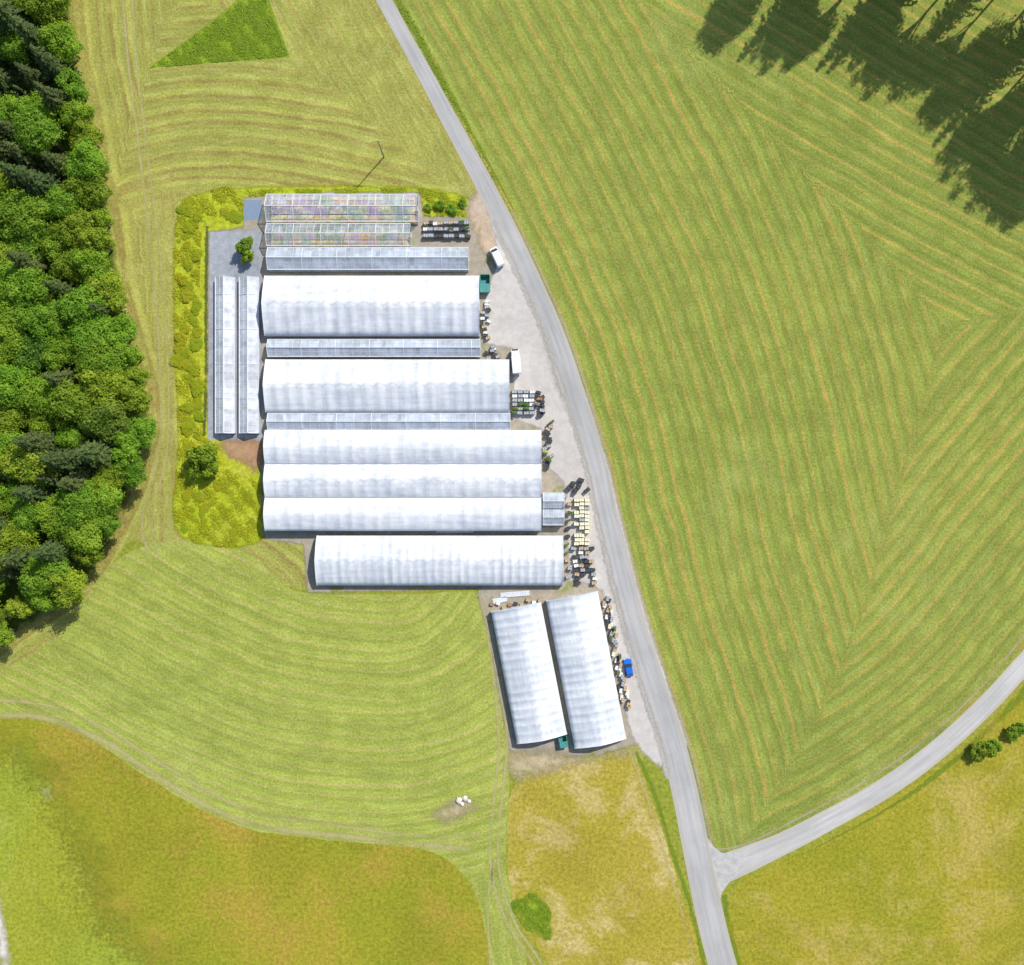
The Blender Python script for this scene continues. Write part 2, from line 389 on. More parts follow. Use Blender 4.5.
sheet('ground',ff,.0125,m_ff,3)
def slant(cx,cy,a,b,th,n=20,w=.12):
    out=[]
    for t in np.linspace(0,2*math.pi,n,endpoint=False):
        r=1+w*math.sin(3*t+1)+w*.6*math.cos(5*t)
        x=a*math.cos(t)*r; y=b*math.sin(t)*r
        out.append((cx+x*math.cos(th)-y*math.sin(th),cy+x*math.sin(th)+y*math.cos(th)))
    return out
sheet('grass',wp(slant(534,915,27,19,.95)),.0215,m_green,2)
# yard
m_yard=mat_gravel('yard_gravel',(.47,.435,.40),(.53,.50,.465),.8,True,.9,(.44,.41,.37),.55)
yard=wp([(481,196),(500,205),(520,236),(560,330),(590,400),(612,470),(640,585),(672,690),(690,745),(660,770),(640,752),(630,735),(621,700),(610,650),(601,592),(590,586),(568,582),(566,540),(562,482),(548,470),(540,430),(512,420),(512,350),(483,345),(482,300),(496,262),(494,240)])
sheet('yard',yard,.0305,m_yard,2)
m_yt=mat_track('yard_wear',(.38,.355,.33),.35)
m_road=mat_road('asphalt_weathered',(.36,.355,.345),(.415,.405,.395))
m_road2=mat_road('asphalt_side',(.42,.41,.39),(.48,.465,.45))
ribbon('path',[(520,250),(540,320),(560,390),(585,450),(600,520),(612,580),(632,650),(650,720)],[1.2,3.4,2.6,3.6,2.6,3.4,2.6,1.0],.0325,m_yt)
ribbon('road',sideC,[5.6,5.4,5.0,4.8,4.8,4.9,5.0,5.4,7.5],.0345,m_road2)
ribbon('road',roadC,[w*S for w in wid],.0385,m_road)
# dusty edge where yard and road run together
ribbon('path',[(roadC[i][0]*2-roadR[i][0],roadC[i][1]*2-roadR[i][1]) for i in range(8,24)],2.2,.0425,mat_track('yard_dust',(.46,.43,.39),.85))
m_spl=mat_gravel('junction_asphalt',(.40,.39,.375),(.46,.45,.43),.8)
sheet('road',wp([(708,838),(713,846),(722,853),(745,850),(740,868),(722,892),(720,900),(714,880)]),.0365,m_spl,3)
m_tr=mat_track('wheel_track',(.50,.45,.20),.65)
m_tr2=mat_track('verge_gravel',(.46,.43,.28),.6)
m_tr3=mat_track('verge_grass',(.17,.25,.02),.85)
ribbon('path',[(207,226),(206,300),(206,380),(204,436)],1.3,.0305,mat_track('dark_strip',(.10,.12,.03),.95))  # thin dark strip running down beside the shrub row
for off in (-4,4):
    ribbon('path',[(486+off,598),(494+off,650),(500+off,700),(503+off,745),(499+off,790),(494+off,840),(497+off,880),(512+off,925),(540+off,970),(560+off,1040)],1.3,.0305+.001*(off>0),m_tr)
ribbon('path',[(-40,716),(0,715),(50,719),(105,742),(155,775),(207,806),(262,827),(340,836),(420,844),(470,850)],2.6,.0305,m_tr)
ribbon('path',[(0,700),(50,706),(105,728),(155,760),(210,792),(262,815),(340,826),(420,836),(480,835)],1.4,.0305,m_tr)
ribbon('path',[(495,860),(488,900),(490,965),(492,1040)],1.2,.0305,m_tr)
ribbon('path',[(-14,850),(-5,905),(6,965),(12,1040)],4.2,.0305,mat_track('gravel_path',(.60,.55,.48),1.0))
ribbon('path',[(636,752),(655,795),(672,850),(690,905),(704,965),(716,1040)],1.4,.0305,m_tr3)
ribbon('path',[(629,750),(648,800),(666,860),(684,920),(696,970)],1.0,.0295,m_tr)
ribbon('path',[(150,555),(142,520),(160,440),(158,330),(150,240),(138,140),(128,60),(120,-40)],1.2,.0305,m_tr)
ribbon('path',[(160,560),(152,520),(168,440),(166,330),(158,240),(146,140),(136,60),(130,-40)],1.0,.0300,m_tr)
rv=[(p[0]+4,p[1]-3) for p in roadR]
ribbon('verge',rv[1:9],[2.2,2.4,2.6,2.4,1.6,.8,.4],.0325,m_tr3)
ribbon('verge',[(p[0]+2,p[1]-1) for p in roadR[8:27]],1.3,.0325,m_tr2)
ribbon('verge',[(x-2,y-3) for x,y in sideTop],1.0,.0325,m_tr2)
ribbon('verge',[(x+12,y+15) for x,y in sideC[1:9]],[.6,2.4,3.2,2.6,2.2,1.4,.6,.2],.0325,m_tr3)
ribbon('verge',[(724,895),(728,920),(737,960),(748,1010)],2.0,.0325,m_tr3)

# ---------------------------------------------------------------- TREES
def limb(bm,a,b,r1,r2,seg=7):
    a=Vector(a); b=Vector(b); d=b-a
    q=d.to_track_quat('Z','Y').to_matrix().to_4x4()
    bmesh.ops.create_cone(bm,cap_ends=True,segments=seg,radius1=r1,radius2=r2,depth=d.length,matrix=Matrix.Translation((a+b)/2)@q)
def broadleaf(name,R,Ht,n,mat,label,cat,seed,leaf=.42,lobes=24,low=.35,flat=.35):
    r=np.random.default_rng(seed); e=empty(name,0,0)
    top(e,label,cat)
    bm=bmesh.new(); limb(bm,(0,0,0),(0,0,Ht*.55),R*.075,R*.045)
    Cs=[];Ns=[];Ss=[]
    cz=Ht*(1+low)/2*.98; hz=Ht*(1-low)/2
    pa,pb=r.uniform(0,6.28,2)
    for i in range(lobes):
        ga=i*2.39996+r.uniform(-.6,.6); t=(i+.5)/lobes; el=math.asin(max(-.4,min(.99,1.25*t-.3)))
        rr=r.uniform(.45,.80)*(1+.16*math.sin(2*ga+pa)+.12*math.sin(3*ga+pb))
        c=np.array([math.cos(ga)*math.cos(el)*R*rr,math.sin(ga)*math.cos(el)*R*rr,cz+math.sin(el)*hz*rr*1.05+r.uniform(-.5,.5)*R*.12])
        lr=R*r.uniform(.15,.38)
        if i%4==0: limb(bm,(0,0,Ht*r.uniform(.3,.5)),tuple(c),R*.035,R*.01,5)
        k=int(n/lobes*(lr/(R*.28))**2)
        v=r.normal(size=(k,3)); v[:,2]+=.5; v/=np.linalg.norm(v,axis=1,keepdims=True)
        q=r.uniform(0,6.28,3)
        rad=lr*(1+.32*np.sin(v[:,0]*6+q[0])*np.cos(v[:,1]*7+q[1])+.15*np.sin(v[:,0]*13+q[2]))*r.uniform(.65,1.12,k)
        Cs.append(c+v*rad[:,None]*np.array([1,1,.8])); N=v+r.normal(0,.42,(k,3)); N[:,2]+=flat; Ns.append(N); Ss.append(r.uniform(.55,1.3,k)*leaf)
    me=bpy.data.meshes.new('trunk'); bm.to_mesh(me); bm.free(); me.materials.append(bark)
    link(bpy.data.objects.new('trunk',me),e)
    cm=quads_mesh('crown',np.vstack(Cs),np.vstack(Ns),np.concatenate(Ss),mat)
    link(bpy.data.objects.new('crown',cm),e)
    return e
def conifer(name,R,Ht,mat,label,seed,tiers=26):
    r=np.random.default_rng(seed); e=empty(name,0,0); top(e,label,"tree")
    bm=bmesh.new(); limb(bm,(0,0,0),(0,0,Ht*.97),R*.085,.04,8)
    Cs=[];Ns=[];Ss=[];Ts=[]
    for t in range(tiers):
        f=(t+.5)/tiers; z=Ht*(.12+.87*f); rad=R*(1-f)**.8*r.uniform(.85,1.12)+.15
        nb=max(5,int(8*(1-f)+5)); a0=r.uniform(0,6.28)
        for b in range(nb):
            a=a0+b*6.283/nb+r.uniform(-.2,.2); L=rad*r.uniform(.7,1.15)
            k=max(4,int(L*11)); s=r.uniform(.08,1,k)
            wd=.36*np.sin(np.pi*np.clip(s,.0,.95))**.6*min(1,L/2)+.05
            side=r.uniform(-1,1,k)*wd
            x=np.cos(a)*s*L-np.sin(a)*side; y=np.sin(a)*s*L+np.cos(a)*side
            zz=z+.3*L*s-.55*L*s*s-.12*np.abs(side)+r.normal(0,.05,k)
            Cs.append(np.stack([x,y,zz],1)); N=np.tile([0,0,1.],(k,1))+r.normal(0,.3,(k,3)); N[:,0]+=.25*np.cos(a); N[:,1]+=.25*np.sin(a)
            Ns.append(N); Ss.append(r.uniform(.22,.42,k)); Ts.append(np.stack([np.cos(a)-np.sin(a)*np.sign(side)*.8,np.sin(a)+np.cos(a)*np.sign(side)*.8,-.2*np.ones(k)],1))
            if b%3==0: limb(bm,(0,0,z),(math.cos(a)*L*.8,math.sin(a)*L*.8,z-.08*L),.05,.015,4)
    me=bpy.data.meshes.new('trunk'); bm.to_mesh(me); bm.free(); me.materials.append(bark)
    link(bpy.data.objects.new('trunk',me),e)
    cm=quads_mesh('crown',np.vstack(Cs),np.vstack(Ns),np.concatenate(Ss)*1.15,mat,1.6,np.vstack(Ts))
    link(bpy.data.objects.new('crown',cm),e)
    return e
bl=[broadleaf('broadleaf_tree',4.8,13,8500,leafA,"bright green broadleaf tree in dense wood",'tree',1,lobes=38),
    broadleaf('broadleaf_tree',5.6,14.5,11000,leafA,"large rounded green broadleaf tree in dense wood",'tree',2,lobes=48),
    broadleaf('broadleaf_tree',3.6,11,6000,leafA,"small light green broadleaf tree at wood edge",'tree',3,lobes=28,leaf=.38),
    broadleaf('broadleaf_tree',4.9,13.5,8500,leafB,"dark green broadleaf tree in dense wood",'tree',4,lobes=40)]
cf=[conifer('spruce_tree',4.6,20,leafC,"tall dark spruce with star-shaped branches in wood",11,22),
    conifer('spruce_tree',4.0,18,leafC,"slender dark spruce standing in dense wood",12,19)]
fpoly=wp([(-75,-70)])+wp(forestE[1:-1])+wp([(-75,690)])
fe=np.array(smooth(wp(forestE),False,2))
pts=[]
fp=np.array(fpoly); mn,mx=fp.min(0),fp.max(0)
cand=rng.uniform(mn,mx,(9000,2)); ok=inside(cand,fpoly); cand=cand[ok]
dd,_=dist_poly(cand,fe)
for p,d in zip(cand,dd):
    if d<2.9: continue
    sp=4.3 if d<7 else 5.1
    if all((p[0]-q[0])**2+(p[1]-q[1])**2>sp*sp for q,_ in pts): pts.append((p,d))
used=set()
def put_tree(proto,x,y,rot,sc,group):
    if proto.name not in used:
        used.add(proto.name); PROTO.setdefault(proto.name,[(c,[]) for c in bpy.data.objects if c.parent==proto])
        proto.location=(x,y,0); proto.rotation_euler=(0,0,rot); proto.scale=sc; proto["group"]=group; return proto
    n=copy_thing(proto,x,y,rot,sc); n["group"]=group; return n
U=random.uniform
for p,d in pts:
    px=p[0]/S+512; py=482.5-p[1]/S
    con=0.06
    if 30<py<210 and d>5.5: con=.72
    if 445<py<560 and d>6: con=.6
    if d<5.5: con=.02
    if random.random()<con: pr=random.choice(cf); s=U(.85,1.15)
    elif d<6: pr=random.choice([bl[0],bl[2],bl[2]]); s=U(.8,1.1)
    elif py<150: pr=random.choice([bl[0],bl[3],bl[3],bl[1]]); s=U(.75,1.0)
    else: pr=random.choice([bl[0],bl[1],bl[0],bl[1],bl[3]]); s=U(.80,1.15)
    if d<7 and py>540: s*=.9
    put_tree(pr,p[0]*.972,p[1]*.99,U(0,6.28),(s*U(.88,1.12),s*U(.88,1.12),s*U(.86,1.06)),"trees of the wood")
# tall trees beyond the field corner
for px,py,h in [(792,-58,33),(806,-66,34),(832,-46,34),(858,-50,36),(880,-45,37),(870,-72,37),(908,-34,33),(930,-44,37),(960,-26,36),(950,-56,38),(990,-26,38),(1014,-24,38),(1008,-50,38),(1041,-8,39),(1044,20,40),(1048,48,38),(1062,78,36),(1072,102,34),(1092,122,34),(1066,44,40),(1086,76,38),(1106,96,37),(1090,26,38),(1060,-30,38)]:
    x,y=W(px,py); k=random.random()
    if k<.2: pr=cf[0]; sc=(1.2,1.2,h/20)
    else: pr=random.choice([bl[0],bl[1],bl[3]]); s=U(.8,1.0); sc=(s,s*U(.9,1.1),h/13.5)
    put_tree(pr,x,y,U(0,6.28),sc,"tall trees at the field corner")
shrub=broadleaf('shrub',1.5,1.5,1500,leafY,"yellow-green shrub in rough ground",'shrub',21,leaf=.28,lobes=14,low=.1,flat=1.6)
shrubD=broadleaf('shrub',1.5,2.2,1800,leafA,"green shrub standing in rough grass",'shrub',22,leaf=.28,lobes=18,low=.1)
def sh(p,px,py,s,z=1.0,lab=None,grp="shrubs around the nursery"):
    x,y=W(px,py,1); n=put_tree(p,x,y,U(0,6.28),(s*U(.8,1.3),s*U(.8,1.3),s*z),grp)
    if lab: n["label"]=lab
    return n
for i in range(60):
    y=200+i*4; sh(shrub,189+U(-12,11),y,U(.4,1.1),U(.2,.45))
for i in range(18): sh(shrub,U(180,254),U(486,541),U(.4,.8),.22)
for i in range(14): sh(shrub,U(180,218),U(440,500),U(.4,.8),.25)
for i in range(6): sh(shrub,U(205,240),U(196,226),U(.5,.8),.25)
for a in [(206,455,2.1),(213,468,1.5),(198,468,1.5),(246,247,1.3),(249,258,1.2),(428,207,.7),(440,205,.9),(452,209,.8),(462,203,.6),(414,203,.5)]:
    sh(shrubD,*a,1.3 if a[2]>1 else .6)
for a in [(976,754,1.3),(984,748,1.7),(993,745,1.3),(1012,733,1.2),(1021,728,1.0)]: sh(shrubD,*a,.8,"dense green bush beside the side road","bushes by the side road")
def scatter(name,poly,n,size,hmax,mat,kind="stuff",clump=.3,thr=.0):
    B=np.array(poly); mn,mx=B.min(0),B.max(0)
    P=rng.uniform(mn,mx,(int(n*2.2),2)); P=P[inside(P,B)][:n]
    ph=np.sin(P[:,0]*clump*2.1+1)*np.cos(P[:,1]*clump*2.7)+np.sin(P[:,0]*clump*5+P[:,1]*clump*4)*.6+rng.normal(0,.35,len(P))
    k=ph>thr; P=P[k]; ph=ph[k]
    z=np.clip(.12+hmax*ph*.6*rng.uniform(.2,1,len(P)),.08,hmax)
    N=rng.normal(0,.3,(len(P),3)); N[:,2]=1
    me=quads_mesh(name,np.stack([P[:,0],P[:,1],z],1),N,rng.uniform(.6,1.4,len(P))*size,mat)
    o=link(bpy.data.objects.new(name,me)); o["kind"]=kind; return o
weedp=smooth(wp([(177,215),(204,192),(240,188),(240,224),(203,230),(203,436),(214,442),(225,466),(262,486),(266,520),(260,541),(225,547),(187,539),(173,515),(178,440),(174,330)]),True,2)
scatter('weed_growth',weedp,28000,.28,.35,leafY,thr=-.1)
scatter('weed_growth',wp([(245,190),(420,187),(466,197),(470,216),(425,216),(420,193),(245,196)]),7000,.28,.3,leafY,thr=-.1)
scatter('tall_grass',wp([(150,68),(243,0),(266,0),(288,56)]),12000,.3,.2,leafV,thr=-.6)
scatter('tall_grass',wp(slant(534,915,25,16,.95)),3500,.3,.25,leafV,thr=-.6)
vp=[(p[0]+1,p[1]-1) for p in roadR[2:9]]; vq=[(p[0]+9-i*.9,p[1]-5+i*.4) for i,p in enumerate(roadR[2:9])]
scatter('tall_grass',wp(vp+vq[::-1]),6000,.26,.4,leafV,thr=-.2)
scatter('low_plants',wp([(368,266),(440,266),(440,271),(368,271)]),1800,.25,.4,leafY,thr=-3)

# ---------------------------------------------------------------- GREENHOUSES
def mat_film(name,c1,c2,ribs=1.5,seam=.9):
    m=Mt(name); O=m.obj(); r=m.rnd(); so=m.sep(O); x=so[0]; y=so[1]; z=so[2]
    off=m.comb(m.ma('MULTIPLY',r,90),m.ma('MULTIPLY',r,50),0)
    ad=m.nd('ShaderNodeVectorMath',operation='ADD'); m.put(ad.inputs[0],O); m.put(ad.inputs[1],off); Q=ad.outputs[0]; sq=m.sep(Q)
    n=m.noise(Q,.10,6,.68,.8); n2=m.noise(Q,.9,6,.7,1.0)
    cl=m.noise(m.comb(m.ma('MULTIPLY',sq[0],1.0),m.ma('MULTIPLY',sq[1],.3)),1.0,5,.65,.6)
    cl2=m.noise(m.comb(m.ma('MULTIPLY',sq[0],.10),m.ma('MULTIPLY',sq[1],1.1),7.0),1.0,5,.65)
    c=m.mix(m.mr(n,.36,.62),c1,c2)
    c=m.scale(c,m.mr(n2,.3,.7,.96,1.04)); c=m.scale(c,m.mr(cl,.3,.7,.94,1.04)); c=m.scale(c,m.mr(cl2,.3,.7,.88,1.07))
    xd=m.ma('ADD',x,m.ma('MULTIPLY',m.ma('SUBTRACT',m.noise(Q,.5,3,.6),.5),.5))
    rb=m.ma('ABSOLUTE',m.ma('SINE',m.ma('MULTIPLY',xd,math.pi/ribs)))
    c=m.scale(c,m.mr(rb,0,.25,.93,1.0))
    # darker band near the crown of the roof with a scalloped edge at every hoop
    sc=m.ma('MULTIPLY',rb,-.9)
    yd=m.ma('ADD',m.ma('ADD',y,sc),m.ma('MULTIPLY',m.ma('SUBTRACT',m.noise(Q,.35,5,.7),.5),1.2))
    c=m.scale(c,m.mr(m.ma('ABSOLUTE',m.ma('ADD',yd,.5)),0,.6,seam,1.0))
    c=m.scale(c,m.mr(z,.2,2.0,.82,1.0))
    return m.fin(c,.45,n2,.12,.05,spec=.4,trans=.10)
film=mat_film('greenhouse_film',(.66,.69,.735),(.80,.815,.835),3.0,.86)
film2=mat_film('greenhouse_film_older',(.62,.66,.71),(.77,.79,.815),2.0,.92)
frame=mat_plain('white_frame',(.66,.69,.72),.45,.0)
alu=mat_plain('aluminium',(.55,.57,.60),.35,.6)
timber=mat_plain('grey_timber',(.25,.22,.18),.85,var=.25)
doorm=mat_plain('door_panel',(.6,.62,.64),.5)
def mat_glass(name,c,a=.5):
    m=Mt(name); O=m.obj(); so=m.sep(O)
    n=m.noise(O,.25,4,.6,.4)
    fx=m.ma('FLOOR',m.ma('MULTIPLY',so[0],1.0)); fy=m.ma('FLOOR',m.ma('MULTIPLY',so[1],.6))
    wn=m.nd('ShaderNodeTexWhiteNoise',noise_dimensions='2D'); m.put(wn.inputs['Vector'],m.comb(fx,fy)); pane=wn.outputs[0]
    al=m.ma('ADD',m.mr(n,.3,.7,a-.1,a+.1),m.ma('MULTIPLY',m.ma('SUBTRACT',pane,.5),.14))
    c2=m.mix(m.mr(n,.35,.7),c,tuple(min(1,q*1.2) for q in c))
    return m.fin(m.scale(c2,m.mr(pane,0,1,.93,1.07)),.25,alpha=al,spec=.6)
glass=mat_glass('dusty_glass',(.49,.54,.62),.68)
glassV=mat_glass('whitewashed_glass',(.60,.63,.68),.72)
glassC=mat_glass('clear_glass',(.50,.54,.62),.34)
def rectpx(x0,y0,x1,y1,h=2.6):
    cx,cy=W((x0+x1)/2,(y0+y1)/2,h); k=S*(1-h/H)
    return cx,cy,(x1-x0)*k,(y1-y0)*k
def prof(w,wh,rh,n=14,gothic=.06):
    P=[(-w/2,0),(-w/2,wh*.5),(-w/2,wh)]
    for i in range(1,n):
        t=-1+2*i/n
        z=(1-abs(t)**2.0)**.75; z=z*(1-gothic)+gothic*(1-abs(t))
        P.append((t*w/2,wh+(rh-wh)*z))
    P+= [(w/2,wh),(w/2,wh*.5),(w/2,0)]
    return P
def tunnel(e,L,w,wh,rh,mat,yo=0,rib=1.5,walls=(True,True),name='film_cover',gothic=.06,sg=1.0):
    P=prof(w,wh,rh,gothic=gothic)
    nb=max(4,int(round(L/rib))); sub=6; nx=nb*sub
    V=[];F=[]
    r=random.Random(int(L*100)+int(yo*10))
    m=len(P)
    sag=[r.uniform(.06,.20)*sg for _ in range(nb+1)]
    wr=[[r.uniform(-.04,.04) for _ in range(m)] for _ in range(nx+1)]
    for i in range(nx+1):
        x=-L/2+L*i/nx; ph=(i%sub)/sub
        s=math.sin(math.pi*ph)*sag[min(i//sub,nb)]
        for j,(y,z) in enumerate(P):
            f=1 if 2<j<m-3 else 0
            V.append((x,yo+y*(1-s*.2*f),z-s*f+wr[i][j]*f))
    for i in range(nx):
        for j in range(m-1):
            if j<2 and not walls[0]: continue
            if j>=m-3 and not walls[1]: continue
            F.append((i*m+j,(i+1)*m+j,(i+1)*m+j+1,i*m+j+1))
    mesh_obj(name,V,F,mat,e,smoothf=True)
    for sx in (-1,1):
        V=[(sx*(L/2-.02),yo+y*.995,z-.01) for y,z in P]; V+= [(sx*(L/2-.02),yo,0)]
        F=[(j,j+1,len(P)) for j in range(len(P)-1)]
        mesh_obj('end_wall',V,F,mat,e)
        dr=boxes('door',[(sx*(L/2+.03),yo,1.1,.06,2.4,2.2)],doorm,e,.01)
        boxes('handle',[(sx*(L/2+.09),yo+.1,1.1,.05,.04,.3)],timber,dr)
        V=[];F=[]; x0=sx*L/2
        for (y,z) in P:
            for dx,k in ((-.06,0),(.06,0),(.06,1),(-.06,1)):
                V.append((x0+dx,yo+y*(1+.012*k),z+.04*k))
        for j in range(len(P)-1):
            for q in range(4):
                F.append((j*4+q,j*4+(q+1)%4,(j+1)*4+(q+1)%4,(j+1)*4+q))
        mesh_obj('end_hoop',V,F,frame,e)
def base_rail(e,L,w,yo=0):
    for s in (-1,1): boxes('side_rail',[(0,yo+s*(w/2+.06),.3,L,.08,.35)],timber,e,.01)
def film_house(rect,wh,rh,label,mat=film,rib=1.5,rot=0,gothic=.06,sg=1.0):
    cx,cy,L,w=rect
    e=empty('film_greenhouse',cx,cy,0,rot,2); top(e,label,"greenhouse")
    tunnel(e,L,w,wh,rh,mat,rib=rib,gothic=gothic,sg=sg); base_rail(e,L,w)
    return e
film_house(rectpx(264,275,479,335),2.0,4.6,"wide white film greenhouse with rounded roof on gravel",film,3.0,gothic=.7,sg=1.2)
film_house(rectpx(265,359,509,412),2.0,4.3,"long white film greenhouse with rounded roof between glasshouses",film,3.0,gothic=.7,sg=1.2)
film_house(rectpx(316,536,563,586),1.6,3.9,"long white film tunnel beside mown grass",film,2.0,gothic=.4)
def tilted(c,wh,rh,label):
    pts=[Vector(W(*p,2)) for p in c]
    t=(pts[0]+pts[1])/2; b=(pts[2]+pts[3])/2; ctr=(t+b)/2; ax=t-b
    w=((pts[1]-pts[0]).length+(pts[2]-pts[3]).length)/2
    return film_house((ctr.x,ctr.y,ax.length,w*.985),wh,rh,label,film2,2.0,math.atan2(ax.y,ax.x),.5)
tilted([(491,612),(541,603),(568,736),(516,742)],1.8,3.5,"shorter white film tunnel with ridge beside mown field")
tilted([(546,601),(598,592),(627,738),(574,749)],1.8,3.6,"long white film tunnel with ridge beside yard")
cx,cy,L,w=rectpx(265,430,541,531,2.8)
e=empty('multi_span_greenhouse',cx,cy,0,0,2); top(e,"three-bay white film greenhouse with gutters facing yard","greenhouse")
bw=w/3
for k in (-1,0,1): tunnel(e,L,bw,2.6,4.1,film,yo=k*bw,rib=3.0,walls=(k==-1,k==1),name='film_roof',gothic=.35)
for k in (-.5,.5): boxes('gutter',[(0,k*bw,2.66,L+.4,.3,.12)],alu,e,.02)
base_rail(e,L,w)
flow_cols=[((.62,.30,.14),(.74,.58,.16)),((.44,.26,.46),(.74,.64,.25)),((.76,.46,.12),(.50,.32,.44)),((.26,.38,.10),(.74,.64,.22))]
def mat_flower(i,a,b):
    m=Mt('flowers_%s'%['red','violet','mixed','green'][i]); P=m.pos()
    n=m.noise(P,.16,4,.6); n2=m.noise(P,.45,4,.6)
    c=m.mix(m.mr(n,.42,.58),(.25,.38,.10),a); c=m.mix(m.mr(n2,.46,.6),c,b)
    c=m.mix(m.mr(m.noise(P,.8,2,.5),.57,.7),c,(.60,.60,.57))
    return m.fin(c,.9,n2,.5,.1)
flm=[mat_flower(i,a,b) for i,(a,b) in enumerate(flow_cols)]
def bench(cx,cy,L,w,rot,mat,label="long bench of potted flowers inside a glasshouse"):
    e=empty('plant_bench',cx,cy,0,rot,.5); top(e,label,"bench","benches of plants")
    legs=[(x,y,.35,.06,.06,.7) for x in np.linspace(-L/2+.3,L/2-.3,4) for y in (-w/2+.1,w/2-.1)]
    for lg in legs: boxes('leg',[lg],alu,e)
    boxes('bench_top',[(0,0,.73,L,w,.06)],alu,e,.01)
    nx=int(L/.5); ny=max(2,int(w/.4)); V=[];F=[]
    for i in range(nx+1):
        for j in range(ny+1):
            V.append((-L/2+L*i/nx,-w/2+w*j/ny,.78+(0 if i in(0,nx) or j in(0,ny) else U(.1,.35))))
    for i in range(nx):
        for j in range(ny):
            a=i*(ny+1)+j; F.append((a,a+ny+1,a+ny+2,a+1))
    mesh_obj('potted_flowers',V,F,mat,e); return e
mat_concrete=mat_plain('concrete',(.40,.39,.37),.85)
def glass_house(rect,eh,rh,label,rot=0,gl=glass,bar=1.2,spans=1,base=.5,flowers=None,midrail=True,bw_=.05,fm=None):
    cx,cy,L,w=rect
    e=empty('glasshouse',cx,cy,0,rot,2); top(e,label,"greenhouse")
    V=[];F=[]
    def q(a,b,c,d):
        k=len(V); V.extend([a,b,c,d]); F.append((k,k+1,k+2,k+3))
    sw=w/spans
    for s in range(spans):
        y0=-w/2+s*sw; y1=y0+sw; ym=(y0+y1)/2
        q((-L/2,y0,eh),(L/2,y0,eh),(L/2,ym,rh),(-L/2,ym,rh)); q((-L/2,ym,rh),(L/2,ym,rh),(L/2,y1,eh),(-L/2,y1,eh))
        for sx in (-1,1):
            k=len(V); V.extend([(sx*L/2,y0,base),(sx*L/2,y1,base),(sx*L/2,y1,eh),(sx*L/2,ym,rh),(sx*L/2,y0,eh)]); F.append((k,k+1,k+2,k+3,k+4))
    q((-L/2,-w/2,base),(L/2,-w/2,base),(L/2,-w/2,eh),(-L/2,-w/2,eh)); q((-L/2,w/2,base),(L/2,w/2,base),(L/2,w/2,eh),(-L/2,w/2,eh))
    mesh_obj('glazing',V,F,gl,e)
    bm=bmesh.new()
    def beam(a,b,t):
        a=Vector(a);b=Vector(b);d=b-a; M=Matrix.Translation((a+b)/2)@d.to_track_quat('X','Z').to_matrix().to_4x4()@Matrix.Diagonal((d.length,t,t,1))
        bmesh.ops.create_cube(bm,size=1,matrix=M)
    nb=max(2,int(L/bar))
    for s in range(spans):
        y0=-w/2+s*sw; y1=y0+sw; ym=(y0+y1)/2
        beam((-L/2-.05,ym,rh+.04),(L/2+.05,ym,rh+.04),bw_*3.0)
        for yy in (y0,y1): beam((-L/2-.05,yy,eh+.02),(L/2+.05,yy,eh+.02),bw_*3.0)
        if midrail:
            for ya in (y0,y1): beam((-L/2,ya+(ym-ya)*.5,eh+(rh-eh)*.5+.03),(L/2,ya+(ym-ya)*.5,eh+(rh-eh)*.5+.03),bw_*.7)
        for i in range(nb+1):
            x=-L/2+L*i/nb; t=bw_*(2.2 if i%4==0 else .9)
            beam((x,y0,eh+.02),(x,ym,rh+.03),t); beam((x,y1,eh+.02),(x,ym,rh+.03),t)
    me=bpy.data.meshes.new('glazing_frame'); bm.to_mesh(me); bm.free(); me.materials.append(frame); link(bpy.data.objects.new('glazing_frame',me),e)
    boxes('base_wall',[(0,-w/2,base/2,L,.15,base),(0,w/2,base/2,L,.15,base),(-L/2,0,base/2,.15,w-.2,base),(L/2,0,base/2,.15,w-.2,base)],mat_concrete,e)
    dr=boxes('door',[(L/2+.05,0,1.05,.06,1.2,2.1)],doorm,e,.01)
    boxes('handle',[(L/2+.1,.4,1.05,.04,.04,.2)],timber,dr)
    if flowers:
        for k in range(flowers):
            yy=-w/2+w*(k+.5)/flowers; ww=w/flowers*.86
            c,s_=math.cos(rot),math.sin(rot)
            bench(cx-s_*yy,cy+c*yy,L-1.2,ww,rot,(fm or flm)[(k+int(cx+cy)*7)%len(fm or flm)])
    return e
gr2=mat_plain('pot_tray_plants',(.38,.40,.38),.9,var=.2,sc=.4)
gr=mat_plain('pot_plants',(.30,.36,.24),.9,var=.3,sc=.4)
glass_house(rectpx(266,194,417,221),2.4,4.0,"glasshouse with white bars and colourful flowers inside",0,glassC,1.6,1,flowers=3,bw_=.055)
glass_house(rectpx(266,223,410,245),2.2,3.4,"low glasshouse with white bars and flowers inside",0,glassC,1.6,1,flowers=3,bw_=.055,fm=[flm[2],flm[3],flm[0]])
glass_house(rectpx(267,247,468,269),2.2,3.4,"long low blue-grey glasshouse with white glazing bars",0,glass,2.0,1,flowers=2,fm=[gr2,gr],bw_=.055)
glass_house(rectpx(267,339,480,356),2.0,3.0,"narrow blue-grey glasshouse between two film tunnels",0,glass,2.0,1,flowers=2,fm=[gr2,gr],bw_=.055)
glass_house(rectpx(267,413,510,430),2.0,3.0,"narrow grey glasshouse between film greenhouses",0,glass,2.0,1,flowers=1,fm=[gr2],bw_=.055)
for x0 in (215,239):
    cx,cy=W(x0+9.5,355,1.5); k=S*(1-1.5/H)
    glass_house((cx,cy,156*k,19*k),1.2,2.3,"long narrow low glasshouse on dark ground cloth",math.pi/2,glassV,2.0,1,base=.3,flowers=2,fm=[gr2],bw_=.065)
